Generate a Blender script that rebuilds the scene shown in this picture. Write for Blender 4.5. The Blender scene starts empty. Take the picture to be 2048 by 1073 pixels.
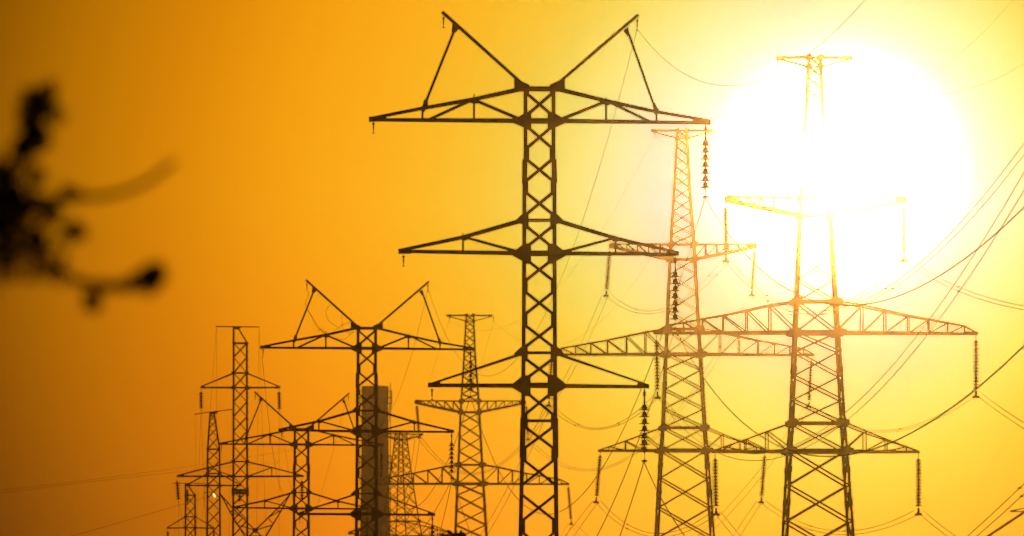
import bpy, math, random
from mathutils import Vector, Matrix
random.seed(7)

# ------------------------------------------------------------------ camera
FPX = 17066.667            # focal length in pixels of the 2048-wide photograph (300 mm lens)
PH = math.atan(943.5/FPX)  # upward tilt
CAMZ = 10.0
sc = bpy.context.scene
cam_d = bpy.data.cameras.new("camera"); cam = bpy.data.objects.new("camera", cam_d)
sc.collection.objects.link(cam); sc.camera = cam
cam.location = (0, 0, CAMZ); cam.rotation_euler = (math.pi/2+PH, 0, 0)
cam_d.lens = 300; cam_d.sensor_width = 36; cam_d.clip_start = 0.5; cam_d.clip_end = 20000
cam_d.dof.use_dof = True; cam_d.dof.focus_distance = 165; cam_d.dof.aperture_fstop = 12.0
cam_d.dof.aperture_blades = 0

# ------------------------------------------------------------------ sun, sky, exposure
SUN_AZ, SUN_EL = 2.20, 3.82       # degrees right of the view axis, above the horizon
sun_d = bpy.data.lights.new("sun", 'SUN'); sun = bpy.data.objects.new("sun", sun_d)
sc.collection.objects.link(sun)
sun_d.energy = 4.8; sun_d.angle = math.radians(0.5); sun_d.color = (1.0, 0.335, 0.008)
sdir = Vector((math.sin(math.radians(SUN_AZ))*math.cos(math.radians(SUN_EL)),
               math.cos(math.radians(SUN_AZ))*math.cos(math.radians(SUN_EL)),
               math.sin(math.radians(SUN_EL))))
sun.location = (40, 0, 60)
sun.rotation_euler = sdir.to_track_quat('Z', 'Y').to_euler()

world = bpy.data.worlds.new("World"); sc.world = world; world.use_nodes = True
nt = world.node_tree; nt.nodes.clear()
N = nt.nodes.new; L = nt.links.new
def M(op, a=None, b=None, c=None):
    n = N('ShaderNodeMath'); n.operation = op
    for i, v in enumerate((a, b, c)):
        if v is None: continue
        if hasattr(v, 'links'): L(v, n.inputs[i])
        else: n.inputs[i].default_value = v
    return n.outputs[0]
out = N('ShaderNodeOutputWorld')
sky = N('ShaderNodeTexSky'); sky.sky_type = 'NISHITA'; sky.sun_disc = False
sky.sun_elevation = math.radians(SUN_EL); sky.sun_rotation = math.radians(SUN_AZ)
sky.dust_density = 6.0; sky.air_density = 2.0; sky.ozone_density = 1.0
tint = N('ShaderNodeMix'); tint.data_type = 'RGBA'; tint.blend_type = 'MULTIPLY'
tint.inputs['Factor'].default_value = 1.0
L(sky.outputs[0], tint.inputs['A']); tint.inputs['B'].default_value = (1.0, 0.5, 0.12, 1)
bg_sky = N('ShaderNodeBackground'); bg_sky.inputs['Strength'].default_value = 0.04
L(tint.outputs['Result'], bg_sky.inputs['Color'])
# the sun's aureole in dusty evening air, a function of the direction only
tc = N('ShaderNodeTexCoord'); sep = N('ShaderNodeSeparateXYZ'); L(tc.outputs['Generated'], sep.inputs[0])
X, Y, Z = sep.outputs
az = M('DEGREES', M('ARCTAN2', X, Y)); el = M('DEGREES', M('ARCSINE', Z))
#SKYFIT-BEGIN
AZ0, EL0, KR, KY = 2.271, 3.587, 1.300, 1.084
KNOTS = [0.0, 0.8, 1.1, 1.4, 1.7, 2.0, 2.5, 3.1, 3.8, 4.6, 5.4, 6.2, 7.0, 9.0, 16.0]
COLS = [(0.01, 0.0, 1.0), (0.01, 0.0, 0.80), (0.03, 0.12, 0.62), (0.10, 0.42, 0.46), (0.27, 0.62, 0.23), (0.47, 0.52, 0.07), (0.70, 0.46, 0.018), (0.84, 0.385, 0.006), (0.87, 0.33, 0.002), (0.61, 0.20, 0.0), (0.40, 0.15, 0.0), (0.085, 0.024, 0.0), (0.04, 0.012, 0.0), (0.022, 0.005, 0.0), (0.003, 0.0005, 0.0)]
EB, EG = 0.937, 0.150
#SKYFIT-END
da = M('SUBTRACT', az, AZ0)
dx = M('ADD', M('MULTIPLY', M('MAXIMUM', da, 0.0), KR), M('MINIMUM', da, 0.0))
de = M('MULTIPLY', M('SUBTRACT', el, EL0), KY)
r = M('SQRT', M('ADD', M('MULTIPLY', dx, dx), M('MULTIPLY', de, de)))
da0 = M('SUBTRACT', az, SUN_AZ); de0 = M('SUBTRACT', el, SUN_EL)
r0 = M('SQRT', M('ADD', M('MULTIPLY', da0, da0), M('MULTIPLY', de0, de0)))
RMAX = KNOTS[-1]; CS = 0.5
# (the ramp is sampled on 32 evenly spaced stops in the square root of the angle)
def interp(v):
    for i in range(len(KNOTS)-1):
        if v <= KNOTS[i+1]:
            f = (v-KNOTS[i])/(KNOTS[i+1]-KNOTS[i])
            return tuple(COLS[i][k]*(1-f)+COLS[i+1][k]*f for k in range(3))
    return COLS[-1]
ramp = N('ShaderNodeValToRGB'); cr = ramp.color_ramp; cr.interpolation = 'B_SPLINE'
while len(cr.elements) > 1: cr.elements.remove(cr.elements[-1])
NS = 31
for i in range(NS):
    t = i/(NS-1); v = RMAX*t*t
    c = interp(v)
    e = cr.elements[0] if i == 0 else cr.elements.new(t)
    e.position = t; e.color = (c[0]*CS, c[1]*CS, c[2]*CS, 1)
L(M('SQRT', M('DIVIDE', r, RMAX)), ramp.inputs['Fac'])
# redder towards the horizon, a little greener above the sun
comb = N('ShaderNodeCombineXYZ')
lowf = M('MAXIMUM', M('SUBTRACT', EL0, el), 0.0)
comb.inputs[0].default_value = 1.0
L(M('EXPONENT', M('MULTIPLY', lowf, -EG)), comb.inputs[1]); L(M('EXPONENT', M('MULTIPLY', lowf, -EB)), comb.inputs[2])
vm = N('ShaderNodeMix'); vm.data_type = 'RGBA'; vm.blend_type = 'MULTIPLY'; vm.inputs['Factor'].default_value = 1.0
L(ramp.outputs[0], vm.inputs['A']); L(comb.outputs[0], vm.inputs['B'])
bg_a = N('ShaderNodeBackground'); L(vm.outputs['Result'], bg_a.inputs['Color']); bg_a.inputs['Strength'].default_value = 16.0/CS
# the overexposed core round the sun itself
core = M('MULTIPLY', M('EXPONENT', M('MULTIPLY', M('POWER', M('DIVIDE', r0, 0.43), 2.3), -1.0)), 90.0*16)
core = M('ADD', core, M('MULTIPLY', M('EXPONENT', M('MULTIPLY', M('POWER', M('DIVIDE', r0, 0.30), 4.0), -1.0)), 430.0*16))
bg_c = N('ShaderNodeBackground'); bg_c.inputs['Color'].default_value = (1, .78, .33, 1); L(core, bg_c.inputs['Strength'])
a1 = N('ShaderNodeAddShader'); a2 = N('ShaderNodeAddShader')
L(bg_sky.outputs[0], a1.inputs[0]); L(bg_a.outputs[0], a1.inputs[1])
L(a1.outputs[0], a2.inputs[0]); L(bg_c.outputs[0], a2.inputs[1]); L(a2.outputs[0], out.inputs['Surface'])

vs = sc.view_settings
vs.view_transform = 'Standard'; vs.look = 'None'; vs.exposure = -4.0   # exposed for the sun, as a camera pointed at it is; vs.gamma = 1.0
sc.cycles.volume_bounces = 0; sc.cycles.max_bounces = 4; sc.cycles.sample_clamp_indirect = 40.0

# ------------------------------------------------------------------ helpers
cp, sp_ = math.cos(PH), math.sin(PH)
def P(px, py, d):
    """the point on the vertical plane y = d seen at pixel (px, py) of the photograph"""
    u = (px-1024)/FPX; v = (536.5-py)/FPX
    dy = cp - v*sp_; dz = sp_ + v*cp
    k = d/dy
    return Vector((u*k, d, CAMZ+dz*k))
def proj(p):
    y = p.y; z = p.z-CAMZ
    w = y*cp+z*sp_; v = -y*sp_+z*cp
    return 1024+p.x/w*FPX, 536.5-v/w*FPX

def ground_z(x, y):
    z = 8.4*math.exp(-((x/45)**2+((y+5)/45)**2)**1.5)
    z += 2.55*math.exp(-((x-7.9)**2+(y-394)**2)/(2*20**2))
    z += 0.5*math.exp(-((x+2.5)**2+(y-525)**2)/(2*24**2))
    return z

def mat(name, base, rough=0.6, metal=0.0, var=0.25, scale=3.0, bump=0.0, tint2=None):
    m = bpy.data.materials.new(name); m.use_nodes = True
    t = m.node_tree; b = t.nodes['Principled BSDF']
    no = t.nodes.new('ShaderNodeTexNoise'); no.inputs['Scale'].default_value = scale
    no.inputs['Detail'].default_value = 5
    tcn = t.nodes.new('ShaderNodeTexCoord'); t.links.new(tcn.outputs['Object'], no.inputs['Vector'])
    cr = t.nodes.new('ShaderNodeValToRGB'); cr.color_ramp.elements[0].position = .3; cr.color_ramp.elements[1].position = .7
    c2 = tint2 or tuple(min(1, c*(1+var)) for c in base)
    cr.color_ramp.elements[0].color = tuple(c*(1-var) for c in base)+(1,)
    cr.color_ramp.elements[1].color = tuple(c2)+(1,)
    t.links.new(no.outputs['Fac'], cr.inputs[0]); t.links.new(cr.outputs[0], b.inputs['Base Color'])
    b.inputs['Roughness'].default_value = rough; b.inputs['Metallic'].default_value = metal
    if bump:
        bn = t.nodes.new('ShaderNodeBump'); bn.inputs['Strength'].default_value = bump
        t.links.new(no.outputs['Fac'], bn.inputs['Height']); t.links.new(bn.outputs[0], b.inputs['Normal'])
    return m
STEEL = mat('weathered_galvanised_steel', (.10, .085, .07), .7, 0.0, .3, 1.5, tint2=(.13, .095, .07))
FIT = mat('forged_fittings', (.12, .12, .12), .5, .6)
PORC = mat('brown_insulator_glaze', (.07, .035, .02), .35)
WIREM = mat('stranded_aluminium_wire', (.16, .155, .15), .55, .4)
CONC = mat('smoky_concrete', (.13, .105, .085), .9, 0, .08, .15, .2)
BARK = mat('rough_bark', (.09, .06, .04), .95, 0, .3, 12, .5)
LEAF = mat('leaf_green', (.05, .075, .02), .6, 0, .3, 20)
LEAF2 = mat('dusty_leaf_green', (.045, .07, .025), .7, 0, .3, 2)
GRASS = mat('dry_grass_ground', (.10, .09, .045), .95, 0, .35, .05, .3)

col = sc.collection
class MB:
    def __init__(s): s.v = []; s.f = []
    def hexa(s, q):          # 8 points: 4 at the start, 4 at the end
        b = len(s.v); s.v += [tuple(p) for p in q]
        s.f += [(b, b+1, b+2, b+3), (b+7, b+6, b+5, b+4)] + [(b+i, b+4+i, b+4+(i+1) % 4, b+(i+1) % 4) for i in range(4)]
    def bar(s, p, q, w, h=None, ang=True):
        """a rolled steel angle (or a flat box bar) from p to q, w wide as seen from the front"""
        p = Vector(p); q = Vector(q); h = h or w
        a = (q-p)
        if a.length < 1e-6: return
        a.normalize()
        ref = Vector((0, 1, 0)) if abs(a.y) < .9 else Vector((1, 0, 0))
        n = a.cross(ref).normalized(); m = a.cross(n).normalized()
        if ang:
            t = max(w*.14, .004)
            prof = [(-w/2, -h/2), (w/2, -h/2), (w/2, -h/2+t), (-w/2+t, -h/2+t), (-w/2+t, h/2), (-w/2, h/2)]
        else:
            prof = [(-w/2, -h/2), (w/2, -h/2), (w/2, h/2), (-w/2, h/2)]
        k = len(prof); b = len(s.v)
        for c in (p, q): s.v += [tuple(c+n*x+m*y) for x, y in prof]
        s.f += [tuple(range(b, b+k)), tuple(range(b+2*k-1, b+k-1, -1))]
        s.f += [(b+i, b+k+i, b+k+(i+1) % k, b+(i+1) % k) for i in range(k)]
    def plate(s, pts, y0, t):
        """flat plate: outline pts (x, z) at depth y0, thickness t"""
        k = len(pts); b = len(s.v)
        s.v += [(x, y0-t/2, z) for x, z in pts] + [(x, y0+t/2, z) for x, z in pts]
        s.f += [tuple(range(b, b+k)), tuple(range(b+2*k-1, b+k-1, -1))]
        s.f += [(b+i, b+k+i, b+k+(i+1) % k, b+(i+1) % k) for i in range(k)]
    def tube(s, pts, rad, sides=6, caps=True):
        b = len(s.v); n = len(pts); rad = rad if isinstance(rad, (list, tuple)) else [rad]*n
        for i, p in enumerate(pts):
            p = Vector(p); a = (Vector(pts[min(i+1, n-1)])-Vector(pts[max(i-1, 0)])).normalized()
            ref = Vector((0, 0, 1)) if abs(a.z) < .9 else Vector((0, 1, 0))
            u = a.cross(ref).normalized(); w = a.cross(u)
            for j in range(sides):
                t = 2*math.pi*j/sides
                s.v.append(tuple(p+(u*math.cos(t)+w*math.sin(t))*rad[i]))
        for i in range(n-1):
            for j in range(sides):
                c = b+i*sides; s.f.append((c+j, c+(j+1) % sides, c+sides+(j+1) % sides, c+sides+j))
        if caps:
            s.f.append(tuple(range(b+sides-1, b-1, -1))); s.f.append(tuple(range(b+(n-1)*sides, b+n*sides)))
    def lathe(s, prof, o=(0, 0, 0), sides=16):
        """profile of (radius, z) turned round the z axis at o"""
        b = len(s.v); n = len(prof)
        for rr, z in prof:
            for j in range(sides):
                t = 2*math.pi*j/sides
                s.v.append((o[0]+rr*math.cos(t), o[1]+rr*math.sin(t), o[2]+z))
        for i in range(n-1):
            for j in range(sides):
                c = b+i*sides; s.f.append((c+j, c+(j+1) % sides, c+sides+(j+1) % sides, c+sides+j))
        s.f.append(tuple(range(b+sides-1, b-1, -1))); s.f.append(tuple(range(b+(n-1)*sides, b+n*sides)))
    def build(s, name, m, parent=None, smooth=False):
        me = bpy.data.meshes.new(name); me.from_pydata(s.v, [], s.f); me.update()
        me.materials.append(m)
        if smooth:
            for p in me.polygons: p.use_smooth = True
        o = bpy.data.objects.new(name, me); col.objects.link(o)
        if parent: o.parent = parent
        return o
def tag(o, label, cat=None, group=None, kind=None):
    if label: o['label'] = label
    if cat: o['category'] = cat
    if group: o['group'] = group
    if kind: o['kind'] = kind
    return o
def thing(name, label, cat, loc, group=None, rotz=0):
    o = bpy.data.objects.new(name, None); col.objects.link(o); o.location = loc; o.rotation_euler = (0, 0, rotz)
    o.empty_display_size = .5
    return tag(o, label, cat, group)
def copy_tree(o, parent=None):
    c = o.copy(); col.objects.link(c)
    if parent: c.parent = parent
    for ch in list(o.children): copy_tree(ch, c)
    return c

# ------------------------------------------------------------------ ground
gm = MB()
xs = [-1300, -800, -500, -300, -200, -150]+[x for x in range(-120, 121, 8)]+[150, 200, 300, 500, 800, 1300]
ys = [-180, -120]+[y for y in range(-90, 120, 8)]+[y for y in range(130, 900, 14)]+[950, 1050, 1200, 1500, 1900, 2400]
for y in ys:
    for x in xs: gm.v.append((x, y, ground_z(x, y)+.12*math.sin(x*.31+y*.11)*math.cos(y*.23)*(1 if abs(x) < 200 else 0)))
W_ = len(xs)
for j in range(len(ys)-1):
    for i in range(W_-1): gm.f.append((j*W_+i, j*W_+i+1, (j+1)*W_+i+1, (j+1)*W_+i))
tag(gm.build('ground', GRASS, smooth=True), 'flat dry grassland below the pylons', None, None, 'structure')

# ------------------------------------------------------------------ lattice tower kit
class Tower:
    def __init__(s, name, label, cat, cx, d, group, rotz=0.0, zfix=None):
        s.d = d; s.cx = cx; s.k = d/FPX
        c = P(cx, 536, d); s.O = Vector((c.x, d, ground_z(c.x, d) if zfix is None else zfix))
        s.root = thing(name, label, cat, s.O, group, rotz)
    def p(s, px, py, y=0.0):
        w = P(px, py, s.d)-s.O; w.y = y; return w
    def legs(s, rows, lw, spl=(), plumb=True):
        """rows: (py, left px, right px) from the top down; the lowest row is carried on to the ground"""
        rows = list(rows); (y1, l1, r1), (y0, l0, r0) = rows[-1], rows[-2]
        s.rows = rows
        pyg = y1
        while s.p(s.cx, pyg).z > -.4: pyg += 5
        f = (pyg-y1)/(y1-y0)
        rows.append((pyg, l1+(l1-l0)*f, r1+(r1-r0)*f))
        for sx in (0, 1):
            for sy in (-1, 1):
                mb = MB()
                for a, b in zip(rows, rows[1:]):
                    mb.bar(s.c(a[0], sx, sy), s.c(b[0], sx, sy), lw*s.k)
                for (ya, yb, w2) in spl:
                    A = s.c(ya, sx, sy); B = s.c(yb, sx, sy)
                    mb.bar(A, B, (lw+w2)*s.k, ang=False)
                mb.build('leg', STEEL, s.root)
    def lr(s, py):
        R = s.rows
        for a, b in zip(R, R[1:]):
            if py <= b[0]:
                f = (py-a[0])/(b[0]-a[0]); return a[1]+(b[1]-a[1])*f, a[2]+(b[2]-a[2])*f
        return R[-1][1], R[-1][2]
    def hw(s, py):
        l, r = s.lr(py); return (r-l)/2*s.k
    def c(s, py, sx, sy):
        l, r = s.lr(py); return s.p((l, r)[sx], py, sy*s.hw(py))
    def bracing(s, nodes, w, off=0, hor=(), more=()):
        """crossed diagonals on all four faces between the rows given, horizontals at rows hor"""
        mb = MB()
        segs = [(a, b, w) for a, b in zip(nodes, nodes[1:])]
        for nd, w2 in more: segs += [(a, b, w2) for a, b in zip(nd, nd[1:])]
        w0 = w
        for a, b, w in segs:
            a2, b2 = a+off, b-off
            for sy in (-1, 1):
                mb.bar(s.c(a2, 0, sy), s.c(b2, 1, sy), w*s.k); mb.bar(s.c(a2, 1, sy)+Vector((0, sy*w*s.k*.5, 0)), s.c(b2, 0, sy)+Vector((0, sy*w*s.k*.5, 0)), w*s.k)
            for sx in (0, 1):
                e = Vector(((sx*2-1)*w*s.k*.5, 0, 0))
                mb.bar(s.c(a2, sx, -1), s.c(b2, sx, 1), w*s.k); mb.bar(s.c(a2, sx, 1)+e, s.c(b2, sx, -1)+e, w*s.k)
        for y in hor:
            y, hh = y if isinstance(y, tuple) else (y, w0)
            for sy in (-1, 1): mb.bar(s.c(y, 0, sy), s.c(y, 1, sy), hh*s.k)
            for sx in (0, 1): mb.bar(s.c(y, sx, -1), s.c(y, sx, 1), hh*s.k)
        return mb.build('bracing', STEEL, s.root)
    def plates(s, polys, t=.012, both=True):
        for poly, py in polys:
            for sy in ((-1, 1) if both else (0,)):
                mb = MB(); pts = []
                for (x, y) in poly:
                    q = s.p(x, y); pts.append((q.x, q.z))
                mb.plate(pts, sy*(s.hw(py)+.004+t/2), t)
                mb.build('gusset_plate', STEEL, s.root)
    def node(s, py, w, h, inner=0, outer=0, ch=.3):
        """chamfered plates on both legs at row py"""
        l, r = s.lr(py); out = []
        for x, sg in ((l, -1), (r, 1)):
            xo = x+sg*outer; xi = x-sg*(w if not inner else inner)
            hh = h/2; c_ = hh*ch
            poly = [(xo, py-hh*.6), (x, py-hh), (xi, py-hh), (xi, py+hh), (x, py+hh), (xo, py+hh*.6)] if outer else \
                   [(x+sg*2, py-hh), (xi+sg*2, py-hh), (xi, py-hh+c_), (xi, py+hh-c_), (xi+sg*2, py+hh), (x+sg*2, py+hh)]
            out.append((poly, py))
        s.plates(out)
    def arm(s, side, low, up, cw, ww, verts=(), diags=(), tip=None, lace=5, cwu=None):
        """a tapering cross-arm: low/up are lists of (px, py) from the leg to the tip"""
        leg = low[0][0]; tipx = low[-1][0]; yl = low[0][1]
        h0 = s.hw(yl); cwu = cwu or cw
        def dep(px): 
            f = max(0, min(1, (px-leg)/(tipx-leg))); return h0*(1-f)+.03*f
        def at(pt, k, e=0): return s.p(pt[0], pt[1], k*(dep(pt[0])+e))
        mb = MB()
        for k in (-1, 1):
            for a, b in zip(low, low[1:]): mb.bar(at(a, k), at(b, k), cw*s.k)
            for a, b in zip(up, up[1:]): mb.bar(at(a, k), at(b, k), cwu*s.k)
        o = mb.build('crossarm', STEEL, s.root)
        def yof(line, x):
            for a, b in zip(line, line[1:]):
                if min(a[0], b[0]) <= x <= max(a[0], b[0]):
                    f = (x-a[0])/(b[0]-a[0]+1e-9); return a[1]+(b[1]-a[1])*f
            return line[-1][1]
        wb = MB()
        for k in (-1, 1):
            for v in verts: wb.bar(at((v, yof(up, v)), k, .01), at((v, yof(low, v)), k, .01), ww*s.k)
            for a, b in diags: wb.bar(at(a, k, -.01), at(b, k, -.01), ww*s.k)
        if lace:
            xs_ = [leg+(tipx-leg)*i/lace for i in range(lace+1)]
            for i in range(lace):
                k = 1 if i % 2 else -1
                wb.bar(at((xs_[i], yof(low, xs_[i])), k), at((xs_[i+1], yof(low, xs_[i+1])), -k), ww*s.k*.7)
        if wb.v: wb.build('crossarm_web', STEEL, o)
        if tip:
            tb = MB(); q = [s.p(x, y) for x, y in tip]
            tb.plate([(v.x, v.z) for v in q], 0, .09); tb.build('tip_plate', STEEL, o)
        return o
    def beam(s, pts, w, name='beam', y=0):
        mb = MB()
        for a, b in zip(pts, pts[1:]): mb.bar(s.p(a[0], a[1], y), s.p(b[0], b[1], y), w*s.k)
        return mb.build(name, STEEL, s.root)
    def steps(s, sx, y0, y1, n, ln, w=1.3):
        proto = None
        for i in range(n):
            py = y0+(y1-y0)*i/(n-1); c = s.c(py, sx, -1); sg = 1 if sx else -1
            if proto is None:
                mb = MB(); mb.bar((0, 0, 0), (sg*ln*s.k, 0, 0), w*s.k, ang=False); proto = mb.build('step_bolt', STEEL, s.root); o = proto
            else:
                o = proto.copy(); col.objects.link(o); o.parent = s.root
            o.location = c

# ------------------------------------------------------------------ insulator strings and fittings (they hang: things of their own)
def make_protos():
    pr = {}
    mb = MB(); R = .108
    mb.lathe([(.012, 0), (.028, -.002), (.042, -.02), (.05, -.05), (.052, -.078), (.062, -.094), (R, -.104), (R+.003, -.112), (R-.01, -.118), (.07, -.115), (.03, -.112), (.018, -.128), (.012, -.146)], sides=14)
    me = mb.build('disc', PORC, smooth=True)
    pr['disc'] = me.data; bpy.data.objects.remove(me)
    mb = MB(); mb.lathe([(.03, 0), (.042, -.02), (.05, -.055), (R*.75, -.085), (R+.02, -.125), (.05, -.137), (.035, -.146)], sides=10)
    me = mb.build('shed', PORC); pr['shed'] = me.data; bpy.data.objects.remove(me)
    mb = MB(); mb.tube([(0, 0, 0), (0, 0, -.03)], .008); mb.tube([(0, 0, -.03), (0, 0, -.075)], .017); mb.tube([(0, 0, -.075), (0, 0, -.12)], .009)
    mb.bar((-.03, 0, -.03), (.03, 0, -.03), .014, ang=False); mb.bar((-.024, 0, -.11), (.024, 0, -.11), .012, ang=False); mb.tube([(0, 0, -.12), (0, 0, -.16)], .012)
    me = mb.build('shackle', FIT); pr['shackle'] = me.data; bpy.data.objects.remove(me)
    mb = MB(); mb.tube([(0, 0, 0), (0, 0, -.05)], .007); mb.bar((-.022, 0, -.045), (.022, 0, -.045), .014, ang=False)
    mb.tube([(0, 0, -.05), (0, 0, -.13)], .007); mb.tube([(-.012, -.05, -.155), (0, 0, -.13), (.012, .05, -.155)], .02); mb.tube([(-.04, 0, -.17), (0, 0, -.14), (.04, 0, -.17)], .016)
    me = mb.build('clamp', FIT); pr['clamp'] = me.data; bpy.data.objects.remove(me)
    mb = MB()      # yoke carrying a pair of wires
    mb.tube([(0, 0, 0), (0, 0, -.1)], .04); mb.bar((-.27, 0, -.14), (.27, 0, -.14), .1, .05, False); mb.bar((-.13, 0, -.07), (.13, 0, -.07), .09, .05, False)
    for sx in (-1, 1):
        mb.tube([(sx*.27, 0, -.02), (sx*.29, 0, -.15), (sx*.4, .05, -.27)], .045); mb.tube([(sx*.17, 0, -.13), (sx*.2, 0, -.3)], .05)
        mb.tube([(sx*.08, -.12, -.27), (sx*.2, 0, -.25), (sx*.28, .12, -.28)], .055)
    me = mb.build('yoke', FIT); pr['yoke'] = me.data; bpy.data.objects.remove(me)
    return pr
PR = make_protos()
def add(name, data, parent, loc, sc_=1.0, label=None):
    o = bpy.data.objects.new(name, data); col.objects.link(o); o.parent = parent; o.location = loc; o.scale = (sc_,)*3
    return o
def insulator(label, top, bot, d, n, kind, group, dr=1.0, gap=.16, fs=1.0):
    """a string hanging from pixel top to pixel bot at distance d with n discs"""
    a = P(top[0], top[1], d); b = P(bot[0], bot[1], d); v = b-a; Ln = v.length
    t = thing('insulator_string', label, 'insulator', a, group)
    t.rotation_euler = (-v).to_track_quat('Z', 'Y').to_euler()
    tail = (.17 if kind == 'single' else .12)*fs
    add('shackle', PR['shackle'], t, (0, 0, 0), gap/.16)
    pitch = (Ln-gap-tail)/n; s_ = pitch/.146
    for i in range(n):
        o = add('disc', PR['disc' if fs == 1.0 else 'shed'], t, (0, 0, -gap-i*pitch), 1.0); o.scale = (dr, dr, s_)
    if kind == 'single': add('clamp', PR['clamp'], t, (0, 0, -Ln+.17*fs), fs)
    else: add('yoke', PR['yoke'], t, (0, 0, -Ln+.05*fs), fs*1.3)
    return t
def fitting(label, px, py, d, group, s_=1.0, up=False):
    a = P(px, py, d); t = thing('wire_fitting', label, 'fitting', a, group)
    add('shackle', PR['shackle'], t, (0, 0, 0), s_); add('clamp', PR['clamp'], t, (0, 0, -.13*s_), s_*.55)
    return t

# ------------------------------------------------------------------ wires
def wire(label, p0, p1, mids, r, group, ext=0.0, ext0=0.0, dfree=False, spacers=(), n=44, cat='power line', straight=False):
    """a sagging wire between two points given as (px, py, distance); the sag (and, when asked, the
    distance of the far end) is solved from points the wire passes through"""
    A = P(*p0[:2], p0[2])
    best = None
    for d1 in ([p1[2]*f for f in (.35, .42, .5, .6, .7, .8, .9, 1, 1.15, 1.3)] if dfree else [p1[2]]):
        B = P(p1[0], p1[1], d1)
        def q(t, s): 
            v = A.lerp(B, t); v.z -= 4*s*t*(1-t); return v
        lo, hi = (0.0, 1e-6) if straight else (0.0, 30.0)
        def err(s):
            e = 0
            pts = [proj(q(i/40, s)) for i in range(41)]
            for (mx, my) in mids: e += min((x-mx)**2+(y-my)**2 for x, y in pts)
            return e
        bs = min((err(lo+(hi-lo)*i/160), lo+(hi-lo)*i/160) for i in range(161))[1]
        st = (hi-lo)/160
        bs = min((err(bs+st*i/12), bs+st*i/12) for i in range(-12, 13))[1]
        e = err(bs)
        if best is None or e < best[0]: best = (e, d1, bs, B)
    e, d1, s, B = best
    O = A.copy(); pts = []
    for i in range(n+1):
        t = -ext0+(1+ext0+ext)*i/n
        v = A.lerp(B, t); v.z -= 4*s*t*(1-t); pts.append(tuple(v-O))
    mb = MB(); mb.tube(pts, r, 5)
    o = mb.build('power_line', WIREM); o.location = O
    tag(o, label, cat, group)
    for t in spacers:
        v = A.lerp(B, t); v.z -= 4*s*t*(1-t); v -= O
        m2 = MB(); m2.tube([v+Vector((-.045, 0, -.01)), v, v+Vector((.045, 0, .01))], r*2.4, 6); m2.build('vibration_damper', FIT, o)
    return o
def pair(what, p0, p1, mids, r, group, off0, off1, **kw):
    """two parallel wires of a bundle; off0/off1 are the pixel offsets of the second wire at the ends"""
    wire('upper paired wire '+what, p0, p1, mids, r, group, **kw)
    m2 = []
    for (x, y) in mids:
        f = (x-p0[0])/(p1[0]-p0[0]+1e-9); f = max(0, min(1, f))
        m2.append((x+off0[0]*(1-f)+off1[0]*f, y+off0[1]*(1-f)+off1[1]*f))
    kw = dict(kw)
    if 'spacers' in kw: kw['spacers'] = [min(.97, t+.02) for t in kw['spacers']]
    wire('lower paired wire '+what, (p0[0]+off0[0], p0[1]+off0[1], p0[2]), (p1[0]+off1[0], p1[1]+off1[1], p1[2]), m2, r, group, **kw)

# ================================================================== pylons of the near line: square shaft, two horns
DA = 163.0
GH = 'horned pylons of the near line'
A = Tower('electricity_pylon', 'tallest and nearest dark pylon with two raised horns at the centre', 'pylon', 1078, DA, GH)
A.legs([(176, 1051, 1107), (318, 1051, 1107), (326, 1049, 1109), (506, 1048.5, 1109), (842, 1046, 1110.5), (1073, 1041, 1113)], 8.5,
       spl=((322, 366, 2.5), (838, 915, 3.0)))
nodes = [176, 242, 308, 374, 441, 507, 573, 640, 706, 771, 842, 909, 980, 1053, 1130, 1210, 1295, 1385, 1480, 1580, 1690, 1810, 1940, 2080, 2230, 2390]
A.bracing(nodes, 4.3, off=9, hor=[(178, 7), (242, 8), (441, 3.5), (507, 8.5), (706, 3.5), (771, 9), (842, 4)])
for y in nodes[2:]:
    if y in (441, 507, 706, 771): continue
    if y in (980,): continue
    A.node(y, 8 if y < 800 else 9, 26 if y < 800 else 30)
for y, w, h in ((242, 12, 30), (507, 14, 36), (771, 15, 38)):
    l, r_ = A.lr(y); pl = []
    for x, sg in ((l, -1), (r_, 1)):
        pl.append(([(x+sg*24, y+3), (x+sg*20, y-3), (x+sg*4, y-h*.42), (x-sg*(w*.2), y-h/2), (x-sg*w, y-h*.5), (x-sg*w, y+h*.55), (x-sg*w*.2, y+h*.55), (x+sg*5, y+h*.38)], y))
    A.plates(pl)
for y in (441, 706):
    l, r_ = A.lr(y); pl = []
    for x, sg in ((l, -1), (r_, 1)):
        pl.append(([(x+sg*20, y+4), (x+sg*8, y-8), (x+sg*1, y-14), (x-sg*9, y-12), (x-sg*9, y+12), (x-sg*5, y+17), (x+sg*5, y+6)], y))
    A.plates(pl)
pl = []
for x, sg in ((1051, -1), (1107, 1)):
    pl.append(([(x+sg*23, 160), (x+sg*5, 166), (x-sg*8, 172), (x-sg*8, 182), (x-sg*5, 192), (x+sg*4, 182), (x+sg*23, 182)], 176))
A.plates(pl)
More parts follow.
